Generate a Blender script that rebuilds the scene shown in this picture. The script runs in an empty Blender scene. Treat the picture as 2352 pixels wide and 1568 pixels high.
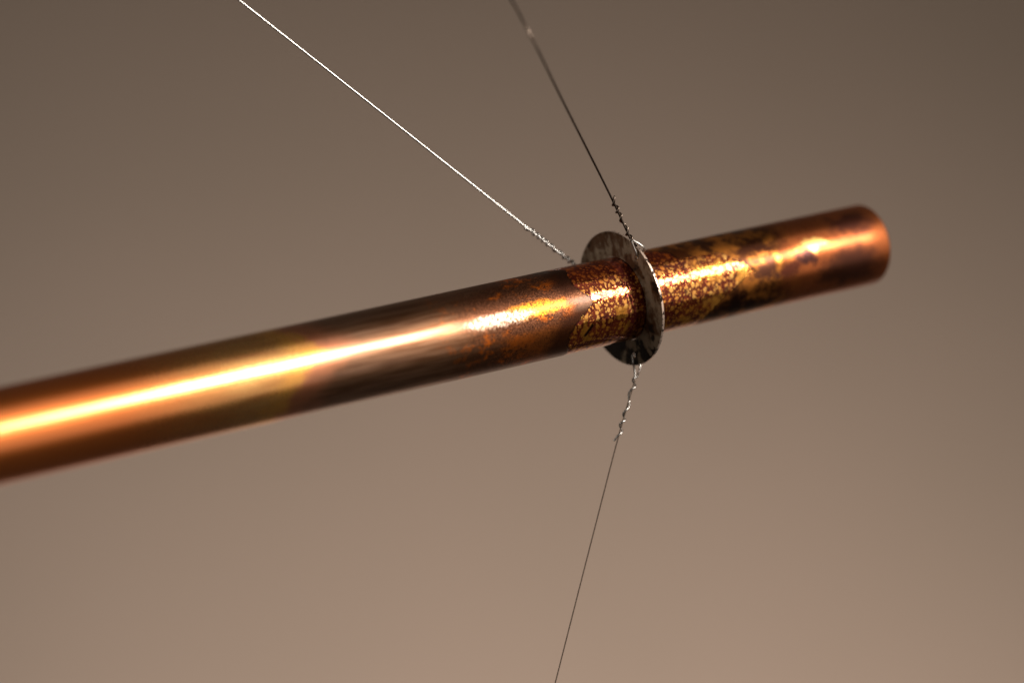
import bpy, bmesh, math, random
from mathutils import Vector, Matrix

# ------------------------------------------------------------------ camera, world, lights, exposure
scene = bpy.context.scene
col = scene.collection
random.seed(4)
CAM_H = 1.30                                   # lens height above the ground
F_PX = 11540.0 * 2352 / 3840                   # focal length in pixels of a 2352-wide picture
def world(v):                                  # camera frame (right, up, away) -> world
    return Vector((v[0], v[2], v[1] + CAM_H))
def at(x, y, d):                               # picture point at a known distance d from the lens
    return world(((x - 1176) / F_PX * d, (784 - y) / F_PX * d, d))

cam_d = bpy.data.cameras.new('camera')
cam = bpy.data.objects.new('camera', cam_d); col.objects.link(cam)
cam.location = (0, 0, CAM_H); cam.rotation_euler = (math.pi / 2, 0, 0)
cam_d.sensor_width = 36.0; cam_d.lens = 108.19
cam_d.clip_start = 0.02; cam_d.clip_end = 50
cam_d.dof.use_dof = True; cam_d.dof.focus_distance = 0.777; cam_d.dof.aperture_fstop = 4.6
cam_d.dof.aperture_blades = 0
scene.camera = cam

w = bpy.data.worlds.new('World'); scene.world = w; w.use_nodes = True
w.node_tree.nodes['Background'].inputs[0].default_value = (1.0, 0.86, 0.74, 1)
w.node_tree.nodes['Background'].inputs[1].default_value = 0.035

AX = Vector((0.82732, 0.52992, 0.18635)).normalized()      # tube axis in world, away from the lens
C0 = world((0.027865, 0.011016, 0.793087))                 # where the washer sits on that axis
def lamp(name, kind, loc, target, energy, color, **kw):
    d = bpy.data.lights.new(name, kind); o = bpy.data.objects.new(name, d); col.objects.link(o)
    o.location = loc; d.energy = energy; d.color = color
    o.rotation_euler = (Vector(target) - Vector(loc)).to_track_quat('-Z', 'Y').to_euler()
    for k, v in kw.items(): setattr(d, k, v)
    return o
Ldir = Vector((0.758, -0.462, 0.452)).normalized()
lamp('window_light', 'AREA', C0 + Ldir * 1.6, C0 + AX * -0.05, 3.8, (1.0, 0.94, 0.87), shape='RECTANGLE', size=0.62, size_y=0.34, spread=math.radians(70))
lamp('room_light', 'AREA', C0 + Vector((0.78, -0.47, 0.36)) * 1.35, C0, 10.0, (1.0, 0.88, 0.76), shape='ELLIPSE', size=2.6, size_y=2.8, spread=math.radians(130))
lamp('fill_light', 'AREA', (-1.5, 0.15, CAM_H + 0.5), C0, 1.4, (1.0, 0.92, 0.82), shape='RECTANGLE', size=1.2, size_y=1.2, spread=math.radians(60))
lamp('wall_light', 'SPOT', (0.30, 0.9, CAM_H - 1.25), (0.07, 2.5, CAM_H - 0.69), 112, (1.0, 0.84, 0.74), spot_size=math.radians(60), spot_blend=1.0, shadow_soft_size=0.15)

scene.render.engine = 'CYCLES'
scene.cycles.use_denoising = True
scene.cycles.sample_clamp_indirect = 6
vs = scene.view_settings
vs.view_transform = 'Standard'; vs.look = 'None'; vs.exposure = 0; vs.gamma = 1; vs.use_curve_mapping = False

# ------------------------------------------------------------------ node helpers
def lin(r, g, b):
    f = lambda c: (c / 255 / 12.92) if c / 255 <= .04045 else ((c / 255 + .055) / 1.055) ** 2.4
    return (f(r), f(g), f(b), 1)
class Mat:
    def __init__(s, name):
        s.m = bpy.data.materials.new(name); s.m.use_nodes = True
        s.t = s.m.node_tree; s.bsdf = s.t.nodes['Principled BSDF']
    def node(s, kind, **props):
        n = s.t.nodes.new(kind)
        for k, v in props.items(): setattr(n, k, v)
        return n
    def put(s, sock, v):
        if isinstance(v, Ex): s.t.links.new(v.o, sock)
        else: sock.default_value = v
    def math(s, op, *a, clamp=False):
        n = s.node('ShaderNodeMath', operation=op, use_clamp=clamp)
        for i, v in enumerate(a): s.put(n.inputs[i], v)
        return Ex(s, n.outputs[0])
    def step(s, x, lo, hi):                     # smooth 0..1
        n = s.node('ShaderNodeMapRange', interpolation_type='SMOOTHSTEP')
        s.put(n.inputs[0], x); s.put(n.inputs[1], lo); s.put(n.inputs[2], hi)
        return Ex(s, n.outputs[0])
    def fall(s, x, lo, hi): return 1.0 - s.step(x, lo, hi)
    def mix(s, f, a, b):
        n = s.node('ShaderNodeMix', data_type='RGBA'); n.clamp_factor = True
        s.put(n.inputs[0], f); s.put(n.inputs[6], a); s.put(n.inputs[7], b)
        return Ex(s, n.outputs[2])
    def mixf(s, f, a, b):
        n = s.node('ShaderNodeMix', data_type='FLOAT'); n.clamp_factor = True
        s.put(n.inputs[0], f); s.put(n.inputs[2], a); s.put(n.inputs[3], b)
        return Ex(s, n.outputs[0])
    def vec(s, x, y, z=0.0):
        n = s.node('ShaderNodeCombineXYZ')
        for i, v in enumerate((x, y, z)): s.put(n.inputs[i], v)
        return Ex(s, n.outputs[0])
    def noise(s, v, scale, detail=2.0, rough=0.5, dist=0.0, dims='3D'):
        n = s.node('ShaderNodeTexNoise', noise_dimensions=dims)
        s.put(n.inputs['Vector'], v); n.inputs['Scale'].default_value = scale
        n.inputs['Detail'].default_value = detail; n.inputs['Roughness'].default_value = rough
        n.inputs['Distortion'].default_value = dist
        return Ex(s, n.outputs[0])
    def voro(s, v, scale, rnd=1.0, feature='F1'):
        n = s.node('ShaderNodeTexVoronoi', voronoi_dimensions='2D', feature=feature)
        s.put(n.inputs['Vector'], v); n.inputs['Scale'].default_value = scale; n.inputs['Randomness'].default_value = rnd
        sp = s.node('ShaderNodeSeparateColor')
        if feature == 'F1': s.t.links.new(n.outputs['Color'], sp.inputs[0])
        return Ex(s, n.outputs['Distance']), Ex(s, sp.outputs[0]), Ex(s, sp.outputs[1])
    def curve(s, x, pts):                       # piecewise curve, x and y in 0..1
        n = s.node('ShaderNodeFloatCurve'); c = n.mapping.curves[0]
        while len(c.points) < len(pts): c.points.new(.5, .5)
        for p, q in zip(c.points, sorted(pts)): p.location = q; p.handle_type = 'VECTOR'
        n.mapping.update(); s.put(n.inputs['Value'], x)
        return Ex(s, n.outputs[0])
    def ramp(s, x, stops):
        n = s.node('ShaderNodeValToRGB'); r = n.color_ramp
        while len(r.elements) < len(stops): r.elements.new(.5)
        for e, (p, c_) in zip(r.elements, stops): e.position = p; e.color = c_
        s.put(n.inputs[0], x)
        return Ex(s, n.outputs[0])
    def bump(s, h, strength, dist):
        n = s.node('ShaderNodeBump'); s.put(n.inputs['Height'], h)
        n.inputs['Strength'].default_value = strength; n.inputs['Distance'].default_value = dist
        return Ex(s, n.outputs[0])
    def coords_mm(s):                           # object coordinates in millimetres
        tc = s.node('ShaderNodeTexCoord'); v = s.node('ShaderNodeVectorMath', operation='SCALE')
        s.t.links.new(tc.outputs['Object'], v.inputs[0]); v.inputs['Scale'].default_value = 1000
        sp = s.node('ShaderNodeSeparateXYZ'); s.t.links.new(v.outputs[0], sp.inputs[0])
        return Ex(s, v.outputs[0]), Ex(s, sp.outputs[0]), Ex(s, sp.outputs[1]), Ex(s, sp.outputs[2])
    def set(s, **kw):
        names = dict(color='Base Color', metal='Metallic', rough='Roughness', normal='Normal', spec='Specular IOR Level', coat='Coat Weight', coat_rough='Coat Roughness')
        for k, v in kw.items(): s.put(s.bsdf.inputs[names[k]], v)
        return s.m
class Ex:
    def __init__(s, m, o): s.m, s.o = m, o
    def __add__(s, b): return s.m.math('ADD', s, b)
    __radd__ = __add__
    def __sub__(s, b): return s.m.math('SUBTRACT', s, b)
    def __rsub__(s, b): return s.m.math('SUBTRACT', b, s)
    def __mul__(s, b): return s.m.math('MULTIPLY', s, b)
    __rmul__ = __mul__
    def __truediv__(s, b): return s.m.math('DIVIDE', s, b)
    def abs(s): return s.m.math('ABSOLUTE', s)
    def max(s, b): return s.m.math('MAXIMUM', s, b)
    def min(s, b): return s.m.math('MINIMUM', s, b)

# ------------------------------------------------------------------ materials
def wall_material():
    M = Mat('painted_plaster')
    v, x, y, z = M.coords_mm()
    n = M.noise(v, .004, 3, .5)
    g = M.noise(v, .5, 3, .6)
    c = M.mix(n, lin(176, 162, 148), lin(186, 169, 156))
    return M.set(color=c, rough=.85, spec=.2, normal=M.bump(g, .25, .001))

def copper_material():
    M = Mat('heat_patinated_copper')
    v, s, y, z = M.coords_mm()
    phi = M.math('ARCTAN2', z, y * -1.0) * (180 / math.pi)          # 0 faces the lens, + upward
    t = phi * (11 * math.pi / 180)                                  # arc length in mm
    st = M.vec(s, t)
    P = M.math('ADD', phi, 90.0) / 180.0
    n_big = M.noise(v, .09, 2, .5)
    n_mid = M.noise(v, .28, 4, .6)
    n_fine = M.noise(v, 1.1, 4, .65)
    grain = M.noise(v, 3.6, 2, .7)
    streak = M.noise(M.vec(s * .05, t * 1.0), 1.0, 3, .6, dims='2D')     # drawn along the tube
    streak2 = M.noise(M.vec(s * .10, t * 3.2, 7.0), 1.0, 3, .65)

    # --- polished copper (near end) turning gold, then a thin interference band, then bronze
    sj = s + (n_big - .5) * 16.0 + (n_mid - .5) * 9.0 + (streak - .5) * 16.0
    copper = M.mix(streak2, lin(206, 108, 44), lin(226, 128, 58))
    gold = M.mix(M.step(streak, .35, .65), lin(230, 176, 104), lin(196, 132, 70))
    bronze = M.mix(M.step(streak, .3, .7), lin(112, 74, 48), lin(152, 112, 84))
    bronze = M.mix(M.step(streak2, .5, .75) * .6, bronze, lin(96, 62, 36))
    c = M.mix(M.step(sj, -155.0, -108.0), copper, gold)
    bnd = s - M.curve(P, [(0, .30), (.25, .38), (.42, .55), (.5, .72), (.56, .9), (.63, .86), (.7, .72), (.85, .6), (1, .5)]) * 20.0 + 114.0 + (n_mid - .5) * 12.0 + (n_fine - .5) * 4.0 + (streak2 - .5) * 10.0
    c = M.mix(M.step(bnd, -9.0, 0.0) * M.fall(bnd, 1.0, 4.0) * .8, c, lin(248, 178, 80))
    c = M.mix(M.step(bnd, -1.0, 3.5) * .8, c, lin(190, 112, 84))             # pinkish interference fringe
    c = M.mix(M.step(bnd, 1.5, 15.0), c, bronze)
    # --- dark, grainy oxide with orange islands
    dk = s + (n_big - .5) * 20.0 + (n_mid - .5) * 16.0
    oxide = M.mix(n_fine, lin(70, 36, 20), lin(112, 70, 46))
    oxide = M.mix(M.step(grain, .50, .62) * .75, oxide, lin(158, 104, 74))
    oxide = M.mix(M.fall(grain, .36, .46) * .8, oxide, lin(34, 20, 14))
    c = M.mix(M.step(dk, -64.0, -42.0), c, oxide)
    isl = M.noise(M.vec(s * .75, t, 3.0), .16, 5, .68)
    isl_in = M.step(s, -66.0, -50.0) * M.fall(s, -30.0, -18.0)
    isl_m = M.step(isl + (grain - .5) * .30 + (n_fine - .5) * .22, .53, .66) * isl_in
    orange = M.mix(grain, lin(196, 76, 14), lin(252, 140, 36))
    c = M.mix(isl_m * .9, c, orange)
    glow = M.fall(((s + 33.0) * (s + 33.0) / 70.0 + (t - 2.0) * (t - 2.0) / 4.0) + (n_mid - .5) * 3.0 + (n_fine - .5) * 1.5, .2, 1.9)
    c = M.mix(glow * M.step(grain + (n_fine - .5) * .5, .40, .62), c, lin(255, 160, 40))  # warm glow of the highlight, painted into the oxide colour
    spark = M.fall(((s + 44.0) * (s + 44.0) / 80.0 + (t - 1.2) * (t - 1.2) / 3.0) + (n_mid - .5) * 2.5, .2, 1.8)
    c = M.mix(spark * M.step(grain + (n_fine - .5) * .6, .50, .58), c, lin(236, 214, 190))  # pale flecks: sparkle of the highlight streak put into the colour
    low = M.step(s + t * 1.1 + (n_mid - .5) * 8.0, -56.0, -40.0) * M.fall(t + (n_big - .5) * 4.0, -4.5, -2.2)
    c = M.mix(low * M.step(grain + n_fine * .4, .52, .74), c, lin(160, 90, 40))
    # --- dark tongue before the spotted zone
    tongue_pts = [(-90, -21.0), (-59, -22.9), (-38, -23.4), (-21, -22.1), (-14, -20.0), (-2.5, -17.0), (5, -15.4), (14.5, -17.2), (23.5, -18.4), (36, -19.6), (51, -18.8), (64, -17.6), (77, -21.5), (90, -22)]
    edge = M.curve(P, [((a + 90) / 180, (b + 30) / 20) for a, b in tongue_pts]) * 20.0 - 30.0
    eL = s - edge + (n_mid - .5) * 2.6 + (n_fine - .5) * 3.0                    # > 0 inside the spotted zone
    dark_t = M.step(eL + (n_mid - .5) * 5.0, -9.0, -3.0) * M.step((t - 2.0).abs() + (n_big - .5) * 5.0, 1.0, 3.0)
    c = M.mix(dark_t * .8, c, lin(64, 34, 22))
    c = M.mix(M.step(eL, -7.0, -3.0) * M.fall((t - 1.0).abs(), 1.0, 2.6) * .8, c, lin(96, 72, 58))
    # --- spotted zone both sides of the washer
    right_pts = [(-90, 19), (-60, 20.8), (-42, 22.6), (-34, 24.4), (-18, 29.0), (-9, 32), (-4.5, 36), (9, 33.4), (20, 31.2), (33, 26.5), (36, 20), (38, 14.6), (55, 12.6), (66, 10), (90, 8)]
    edge_r = M.curve(P, [((a + 90) / 180, b / 40) for a, b in right_pts]) * 40.0
    eR = edge_r - s + (n_mid - .5) * 2.4 + (n_fine - .5) * 2.0
    inL, inR = M.step(eL, -.12, .12), M.step(eR, -.15, .15)
    stw = M.vec(s + (n_fine - .5) * .35, t + (grain - .5) * .2)
    d1, r1, h1 = M.voro(stw, .56, .85)
    d2, r2, h2 = M.voro(M.vec(s + 31.0, t + 17.0), 1.05, .9)
    d3, r3, h3 = M.voro(M.vec(s + 71.0, t + 53.0), 2.4, .9)
    grow = (n_mid - .5) * .5 + (M.noise(v, .17, 2, .5) - .5) * .5
    dot = lambda d, r, lo, hi, k: M.fall(d - (r * (hi - lo) + lo) - grow * k, -.05, .05)
    dots = dot(d1, r1, .08, .39, .10).max(dot(d2, r2, .02, .36, .12)).max(dot(d3, r3, -.30, .30, .15) * .6)
    base = M.mix(M.step(n_mid, .35, .65), lin(98, 34, 26), lin(136, 58, 32))
    base = M.mix(M.step(n_fine, .5, .7) * .6, base, lin(70, 28, 28))
    dcol = M.mix(h1, lin(244, 156, 70), lin(252, 194, 108))
    dcol = M.mix(M.step(t, 3.5, 9.0), dcol, lin(200, 100, 36))
    dcol = M.mix(M.fall(t, -6.5, -2.5), dcol, lin(198, 128, 44))
    spot = M.mix(dots, base, dcol)
    melt = M.step(M.noise(M.vec(s, t, 11.0), .24, 3, .5), .57, .66) * M.fall(t, -3.0, -1.0)
    spot = M.mix(melt * .75, spot, lin(196, 134, 46))
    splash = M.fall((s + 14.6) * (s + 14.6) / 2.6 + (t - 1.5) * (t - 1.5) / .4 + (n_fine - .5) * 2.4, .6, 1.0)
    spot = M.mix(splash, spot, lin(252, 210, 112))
    mott = M.step(M.noise(M.vec(s, t, 23.0), .42, 4, .65), .56, .66)
    spot = M.mix(mott * M.step(s, 1.0, 3.0) * .85, spot, M.mix(n_fine, lin(96, 46, 34), lin(58, 30, 26)))
    spot_r = M.mix(M.step(M.noise(M.vec(s, t, 5.0), .2, 3, .5), .44, .62) * M.step(s, 14.0, 22.0) * .8, spot, lin(240, 168, 72))
    purple = M.fall((s + 3.6).abs(), .6, 1.8)
    spot_r = M.mix(purple * .35, spot_r, lin(150, 64, 72))
    # --- far side of the tube: dark mottles, copper, brown end
    fm = M.noise(M.vec(s, t, 41.0), .22, 4, .6)
    far = M.mix(M.step(fm, .4, .62), lin(88, 50, 28), lin(196, 122, 52))
    far = M.mix(M.step(s + (n_big - .5) * 14.0, 42.0, 54.0), far, M.mix(n_mid, lin(150, 78, 42), lin(196, 112, 62)))
    sw = s + (M.noise(M.vec(s, t, 61.0), .16, 4, .6) - .5) * 16.0
    tw = t + (M.noise(M.vec(s, t, 87.0), .20, 4, .6) - .5) * 8.0
    blot = lambda cs, ct, rs, rt, k=1.6: M.fall((sw - cs) * (sw - cs) / (rs * rs) + (tw - ct) * (tw - ct) / (rt * rt) + (n_fine - .5) * k, .1, 1.6)
    far = M.mix(blot(57.5, 3.0, 5.0, 1.6, .9), far, lin(255, 206, 120))  # yellow highlight patch painted into the base colour
    far = M.mix(blot(53.0, .0, 4.4, 2.3), far, lin(74, 44, 40))
    far = M.mix(blot(47.0, -2.2, 4.4, 2.0), far, lin(104, 54, 38))
    far = M.mix(blot(39.0, -2.0, 4.0, 2.2), far, lin(96, 58, 42))
    far = M.mix(blot(43.5, 1.0, 1.6, .9), far, lin(232, 160, 74))
    far = M.mix(blot(40.5, 4.2, 2.2, 1.2), far, lin(196, 118, 56))
    far = M.mix(blot(39.0, 5.8, 9.0, 1.6), far, lin(82, 44, 26))
    far = M.mix(blot(30.0, -9.5, 7.0, 3.5), far, lin(48, 24, 16))
    far = M.mix(blot(69.0, -5.0, 11.0, 6.0, .8), far, lin(96, 56, 42))
    far = M.mix(blot(72.0, 7.0, 9.5, 4.0, .8), far, lin(98, 54, 40))
    far = M.mix(blot(12.0, 9.4, 10.0, 2.6), far, lin(110, 58, 26))
    far = M.mix(M.step(s, 78.5, 81.5) * .6, far, lin(190, 108, 60))
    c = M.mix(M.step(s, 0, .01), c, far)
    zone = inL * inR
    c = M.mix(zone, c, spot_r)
    line = M.fall((eL + .1).abs(), .06, .3).max(M.fall((eR + .25).abs(), .15, .6) * .8)
    c = M.mix(line * .92, c, lin(34, 16, 12))
    slash = M.fall(((s + 17.5) * .80 + (t + 6.6) * -.6).abs() + (n_fine - .5) * .5, .30, .6) * M.fall(((s + 17.5) * .6 + (t + 6.6) * .8).abs(), 1.6, 2.4)
    c = M.mix(slash, c, lin(44, 20, 12))

    ro = M.mixf(M.step(bnd, -2.0, 8.0), M.mixf(M.step(s, -170.0, -135.0), .26, .21), .29)
    ro = M.mixf(M.step(dk, -64.0, -42.0), ro, .33 + 0)
    ro = M.mixf(zone, ro, M.mixf(M.step(s, 1.0, 3.0), .05, .11))
    ro = M.mixf(M.step(s, 30.0, 40.0), ro, .22)
    ro = M.mixf(M.step(s, 62.0, 70.0), ro, .30)
    ro = ro + (n_fine - .5) * .06
    gr_amt = M.step(dk, -64.0, -44.0) * (1.0 - zone) * M.fall(s, -1.0, 1.0)
    h = grain * gr_amt * .9 + n_fine * .10 + streak2 * .14 + dots * zone * .15 - d1 * d1 * zone * 2.2 - d2 * d2 * zone * .6
    return M.set(color=c, metal=M.mixf(zone, .96, .85), rough=ro + .06, coat=M.mixf(M.step(s, -92.0, -50.0), .8, .10), coat_rough=M.mixf(zone, .16, .05), normal=M.bump(h, .30, .00012))

def washer_material():
    M = Mat('stained_tinned_metal')
    v, x, y, z = M.coords_mm()
    rad = M.math('SQRT', y * y + z * z)
    ang = M.math('ARCTAN2', z, y)
    n1 = M.noise(v, .20, 3, .5)
    n2 = M.noise(v, .60, 3, .6)
    drip = M.noise(M.vec(y * 1.4, z * .6, 2.0), .34, 3, .55)
    grey = M.mix(n2, lin(158, 138, 114), lin(192, 174, 150))
    brown = M.mix(n2, lin(58, 32, 14), lin(110, 74, 44))
    f = M.step(drip * .7 + n1 * .7 + (n2 - .5) * .45 + M.step(z, 6.0, 16.0) * .06, .58, .82)
    c = M.mix(f, grey, brown)
    blk = M.step(n1 + (n2 - .5) * .4 + M.fall(z, -13.0, -8.0) * .22, .60, .70)
    c = M.mix(blk, c, lin(30, 18, 10))
    return M.set(color=c, metal=M.mixf(f, .55, .25), rough=M.mixf(f, .34, .45), normal=M.bump(n2, .3, .0002))
def washer_rim_material():
    M = Mat('bare_scuffed_rim')
    v, x, y, z = M.coords_mm()
    n = M.noise(v, .75, 3, .6)
    c = M.mix(M.step(n, .52, .6), lin(232, 206, 188), lin(36, 26, 22))
    return M.set(color=c, metal=.8, rough=.35)
def wire_material():
    M = Mat('drawn_steel_wire')
    v, x, y, z = M.coords_mm()
    n = M.noise(v, .8, 3, .6)
    c = M.mix(n, lin(196, 192, 186), lin(226, 222, 218))
    return M.set(color=c, metal=1.0, rough=.34)
def dark_wire_material():
    M = Mat('dark_steel_wire')  # darker copy of the steel wire colour
    v, x, y, z = M.coords_mm()
    n = M.noise(v, .8, 3, .6)
    c = M.mix(n, lin(92, 78, 68), lin(128, 114, 104))
    return M.set(color=c, metal=1.0, rough=.24)
M_wall, M_copper, M_washer, M_rim, M_wire, M_wire_dark = wall_material(), copper_material(), washer_material(), washer_rim_material(), wire_material(), dark_wire_material()

# ------------------------------------------------------------------ mesh helpers
def link(name, me, mat, parent=None, smooth=True):
    o = bpy.data.objects.new(name, me); col.objects.link(o)
    me.materials.append(mat)
    if smooth:
        for p in me.polygons: p.use_smooth = True
    if parent is not None: o.parent = parent
    return o
def tag(o, label=None, cat=None, group=None, kind=None):
    for k, v_ in (('label', label), ('category', cat), ('group', group), ('kind', kind)):
        if v_: o[k] = v_
    return o
def sweep(name, pts, r, mat, parent=None, seg=12, origin=Vector()):
    """round wire along a list of points; r a number or a list"""
    pts = [Vector(p) - origin for p in pts]; n = len(pts)
    tans = [(pts[min(i + 1, n - 1)] - pts[max(i - 1, 0)]).normalized() for i in range(n)]
    ref = tans[0].orthogonal().normalized(); vs_, fs = [], []
    for i in range(n):
        ref = (ref - tans[i] * ref.dot(tans[i])).normalized(); b = tans[i].cross(ref)
        rr = r[i] if isinstance(r, (list, tuple)) else r
        for k in range(seg):
            a = 2 * math.pi * k / seg
            vs_.append(pts[i] + (ref * math.cos(a) + b * math.sin(a)) * rr)
    for i in range(n - 1):
        for k in range(seg):
            fs.append((i * seg + k, i * seg + (k + 1) % seg, (i + 1) * seg + (k + 1) % seg, (i + 1) * seg + k))
    fs.append(tuple(reversed(range(seg)))); fs.append(tuple((n - 1) * seg + k for k in range(seg)))
    me = bpy.data.meshes.new(name); me.from_pydata(vs_, [], fs); me.update()
    return link(name, me, mat, parent)
def spline(ctrl, per=10):
    """Catmull-Rom through the control points"""
    c = [Vector(p) for p in ctrl]; c = [c[0] * 2 - c[1]] + c + [c[-1] * 2 - c[-2]]; out = []
    for i in range(1, len(c) - 2):
        for k in range(per):
            u = k / per; p0, p1, p2, p3 = c[i - 1:i + 3]
            out.append(.5 * ((2 * p1) + (p2 - p0) * u + (2 * p0 - 5 * p1 + 4 * p2 - p3) * u * u + (3 * p1 - p0 - 3 * p2 + p3) * u ** 3))
    return out + [c[-2]]

# ------------------------------------------------------------------ the setting: one plain wall
WALL_Y = 2.5
me = bpy.data.meshes.new('wall'); bm = bmesh.new()
bmesh.ops.create_cube(bm, size=1, matrix=Matrix.Translation((0, WALL_Y + .06, 1.4)) @ Matrix.Diagonal((12, .12, 4.2, 1)))
bm.to_mesh(me); bm.free()
tag(link('wall', me, M_wall, smooth=False), 'plain taupe plaster wall far behind the copper tube', None, kind='structure')

# ------------------------------------------------------------------ copper tube
UPV = Vector((0, 0, 1)); UPV = (UPV - AX * UPV.dot(AX)).normalized()
TOC = Vector((0, -1, 0)); TOC = (TOC - AX * TOC.dot(AX)).normalized()      # square to the axis, towards the lens
EZ = AX.cross(TOC); EZ = EZ if EZ.z > 0 else -EZ
EY = EZ.cross(AX)
TM = Matrix((AX, EY, EZ)).transposed().to_4x4(); TM.translation = C0
R, RI, S0, S1 = .011, .0099, -.300, .0822
prof = [(S0, RI), (S0, R - .0003), (S0 + .0003, R)]
prof += [(S0 + .0003 + (S1 - S0 - .001) * k / 60, R) for k in range(1, 60)]
prof += [(S1 - .0006, R), (S1 - .0002, R - .00015), (S1, R - .0004), (S1, RI + .0002), (S1 - .0003, RI)]
SEG = 192; vv, ff = [], []
for (s_, r_) in prof:
    for k in range(SEG):
        a = 2 * math.pi * k / SEG
        vv.append((s_, r_ * math.cos(a), r_ * math.sin(a)))
n = len(prof)
for i in range(n):
    j = (i + 1) % n
    for k in range(SEG):
        ff.append((i * SEG + k, j * SEG + k, j * SEG + (k + 1) % SEG, i * SEG + (k + 1) % SEG))
me = bpy.data.meshes.new('copper_tube'); me.from_pydata(vv, [], ff)
bm = bmesh.new(); bm.from_mesh(me); bmesh.ops.recalc_face_normals(bm, faces=bm.faces); bm.to_mesh(me); bm.free()
tube = link('copper_tube', me, M_copper); tube.matrix_world = TM
tag(tube, 'long copper tube with heat-stained orange, gold and spotted brown patina', 'tube')

# ------------------------------------------------------------------ washer with three drilled holes
NX = Vector((0.81753, 0.52383, 0.23933)).normalized()            # a touch out of square with the tube
NU = (Vector((0, 0, 1)) - NX * NX.z).normalized(); NV = NX.cross(NU)   # NU up
if NV.y < 0: NV = -NV                                            # NV to the left and away
RD, RH, TH = .01776, .0150, .00075
HOLES = [24.0, 136.1, -92.6]                                      # back, near upper, lower
def on_washer(deg, r, off=0.0):
    a = math.radians(deg)
    return C0 + (NV * math.cos(a) + NU * math.sin(a)) * r + NX * off
WM = Matrix((NX, NV, NU)).transposed().to_4x4(); WM.translation = C0
cu = bpy.data.curves.new('washer', 'CURVE'); cu.dimensions = '2D'; cu.fill_mode = 'BOTH'
def ring(cx, cy, r, nseg):
    sp = cu.splines.new('POLY'); sp.points.add(nseg - 1); sp.use_cyclic_u = True
    for k in range(nseg):
        a = 2 * math.pi * k / nseg; sp.points[k].co = (cx + r * math.cos(a), cy + r * math.sin(a), 0, 1)
ring(0, 0, RD, 160); ring(0, 0, .01112, 128)
for d_ in HOLES: ring(RH * math.cos(math.radians(d_)), RH * math.sin(math.radians(d_)), .00075, 28)
cu.extrude = TH / 2 - .0001; cu.bevel_depth = .0001; cu.bevel_resolution = 1; cu.offset = -.0001
tmp = bpy.data.objects.new('tmp', cu); col.objects.link(tmp)
me = bpy.data.meshes.new_from_object(tmp.evaluated_get(bpy.context.evaluated_depsgraph_get()))
bpy.data.objects.remove(tmp); bpy.data.curves.remove(cu)
me.name = 'washer'
bm = bmesh.new(); bm.from_mesh(me)
bmesh.ops.remove_doubles(bm, verts=bm.verts, dist=1e-7)
flip = NV.cross(NU).dot(NX) < 0
for v_ in bm.verts:                                               # curve plane (x,y) -> washer plane; z -> along the axis
    x_, y_, z_ = v_.co; v_.co = (z_ + TH / 2, x_, y_)
bmesh.ops.recalc_face_normals(bm, faces=bm.faces)
bm.to_mesh(me); bm.free()
me.materials.clear()
washer = link('washer', me, M_washer, smooth=False); washer.matrix_world = WM
me.materials.append(M_rim)
for p in me.polygons:
    if abs(p.normal.x) < .9 and math.hypot(p.center.y, p.center.z) > RD - .0004: p.material_index = 1
    if abs(p.normal.x) < .9: p.use_smooth = True
tag(washer, 'round washer mottled grey and brown, fitted square around the copper tube', 'washer')

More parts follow.
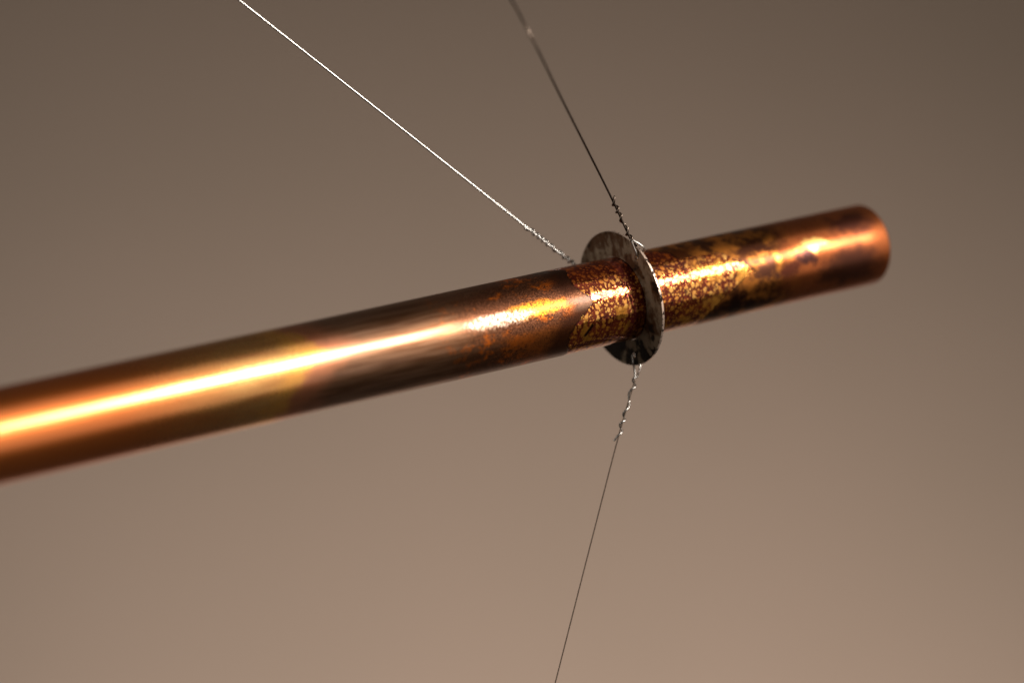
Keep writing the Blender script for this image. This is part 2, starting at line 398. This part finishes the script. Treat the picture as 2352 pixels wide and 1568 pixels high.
# ------------------------------------------------------------------ three guy wires
def guy_wire(name, label, hole, line, rw, tail_len, turns, amp, mat, pull, strand_mat=None, strand_r=None):
    """line: points from near the washer outward. The strand runs in, goes through the hole, comes back round the
    washer edge and is wound about itself over tail_len."""
    root = bpy.data.objects.new(name, None); col.objects.link(root)
    root.location = on_washer(hole, RH, -.0005); root.empty_display_size = .01
    tag(root, label, 'wire', 'wires tied to the washer')
    org = root.location.copy()
    knot = Vector(line[0]); out = (Vector(line[1]) - knot).normalized()
    # main strand: from far end to the knot, then to the hole from the near face
    h_in, h_out = on_washer(hole, RH, -rw), on_washer(hole, RH, TH + .0006)
    rim_out = on_washer(hole, RD + rw * 1.2, TH + .0007)
    rim_top = on_washer(hole, RD + .0010, TH * .5)
    dense = spline(line, 24)
    sweep('strand', list(reversed(dense)), strand_r or rw, strand_mat or mat, root, origin=org)
    front = on_washer(hole, RH + .0016, -rw - .0002)
    lp = spline([knot + out * .0004, knot * .55 + front * .45, front, h_in, on_washer(hole, RH, TH / 2), h_out, rim_out, rim_top * .55 + knot * .45 + NX * .0006, knot - out * .0002 + NX * rw * 1.6], 8)
    sweep('loop', lp, rw, M_wire, root, origin=org)  # always the bright steel: glint at the hole comes from its colour
    # tail wound round the main strand
    total, acc = 0, [0.0]
    for a, b in zip(dense, dense[1:]): total += (b - a).length; acc.append(total)
    def along(d):
        for i in range(len(acc) - 1):
            if acc[i + 1] >= d: return dense[i].lerp(dense[i + 1], (d - acc[i]) / (acc[i + 1] - acc[i]))
        return dense[-1]
    e1 = out.cross(Vector((0, 1, 0))).normalized(); e2 = out.cross(e1)
    tail, N = [], int(turns * 22)
    for i in range(N + 1):
        u = i / N; a = 2 * math.pi * turns * (u + .05 * math.sin(9 * u)) + pull
        rr = rw * (1.75 + amp * (.5 + .5 * math.sin(7 * u + 1)))
        tail.append(along(u * tail_len) + e1 * math.cos(a) * rr + e2 * math.sin(a) * rr)
    endv = tail[-1] + (tail[-1] - along(tail_len)).normalized() * rw * 1.6 + out * rw * 1.2
    tail.append(endv)
    sweep('wound_tail', tail, rw * .95, mat, root, origin=org)
    return root

def dist_of(p): return p.y
h1, h2, h3 = (on_washer(d_, RH) for d_ in HOLES)
# wire tied behind the tube: slants up to the left and towards the lens
d0 = h1.y - .002
guy_wire('steel_wire', 'bright silver wire slanting from behind the tube, tied to the back of the washer', HOLES[0],
         [at(1318, 607, d0 - .001), at(1195, 511, d0 - .007), at(870, 254, d0 - .022), at(548, 0, d0 - .037), at(200, -276, d0 - .054)], .00029, .0165, 8.0, .2, M_wire, 0)
# wire rising steeply from the near edge of the washer, towards the lens
d1 = h2.y - .003
guy_wire('steel_wire', 'dark wire with loose winding rising steeply above the washer edge', HOLES[1],
         [at(1449, 551, d1), at(1405, 456, d1 - .006), at(1350, 346, d1 - .016), at(1280, 207, d1 - .034), at(1244, 133, d1 - .0455), at(1226, 97, d1 - .0485), at(1205, 56, d1 - .0495), at(1189, 26, d1 - .052), at(1171, -5, d1 - .058), at(1020, -260, d1 - .085)], .00027, .0128, 4.2, .4, M_wire_dark, 1.2)
# wire hanging below
d2 = h3.y - .001
guy_wire('steel_wire', 'thin wire with open winding running down below the washer', HOLES[2],
         [at(1460, 868, d2 - .0015), at(1418, 1012, d2 - .005), at(1346, 1290, d2 - .009), at(1275, 1568, d2 - .013), at(1190, 1900, d2 - .018)], .00025, .0170, 4.1, .7, M_wire, 2.0, M_wire_dark, .00017)  # bright winding on a dark strand: its glints are put in by colour
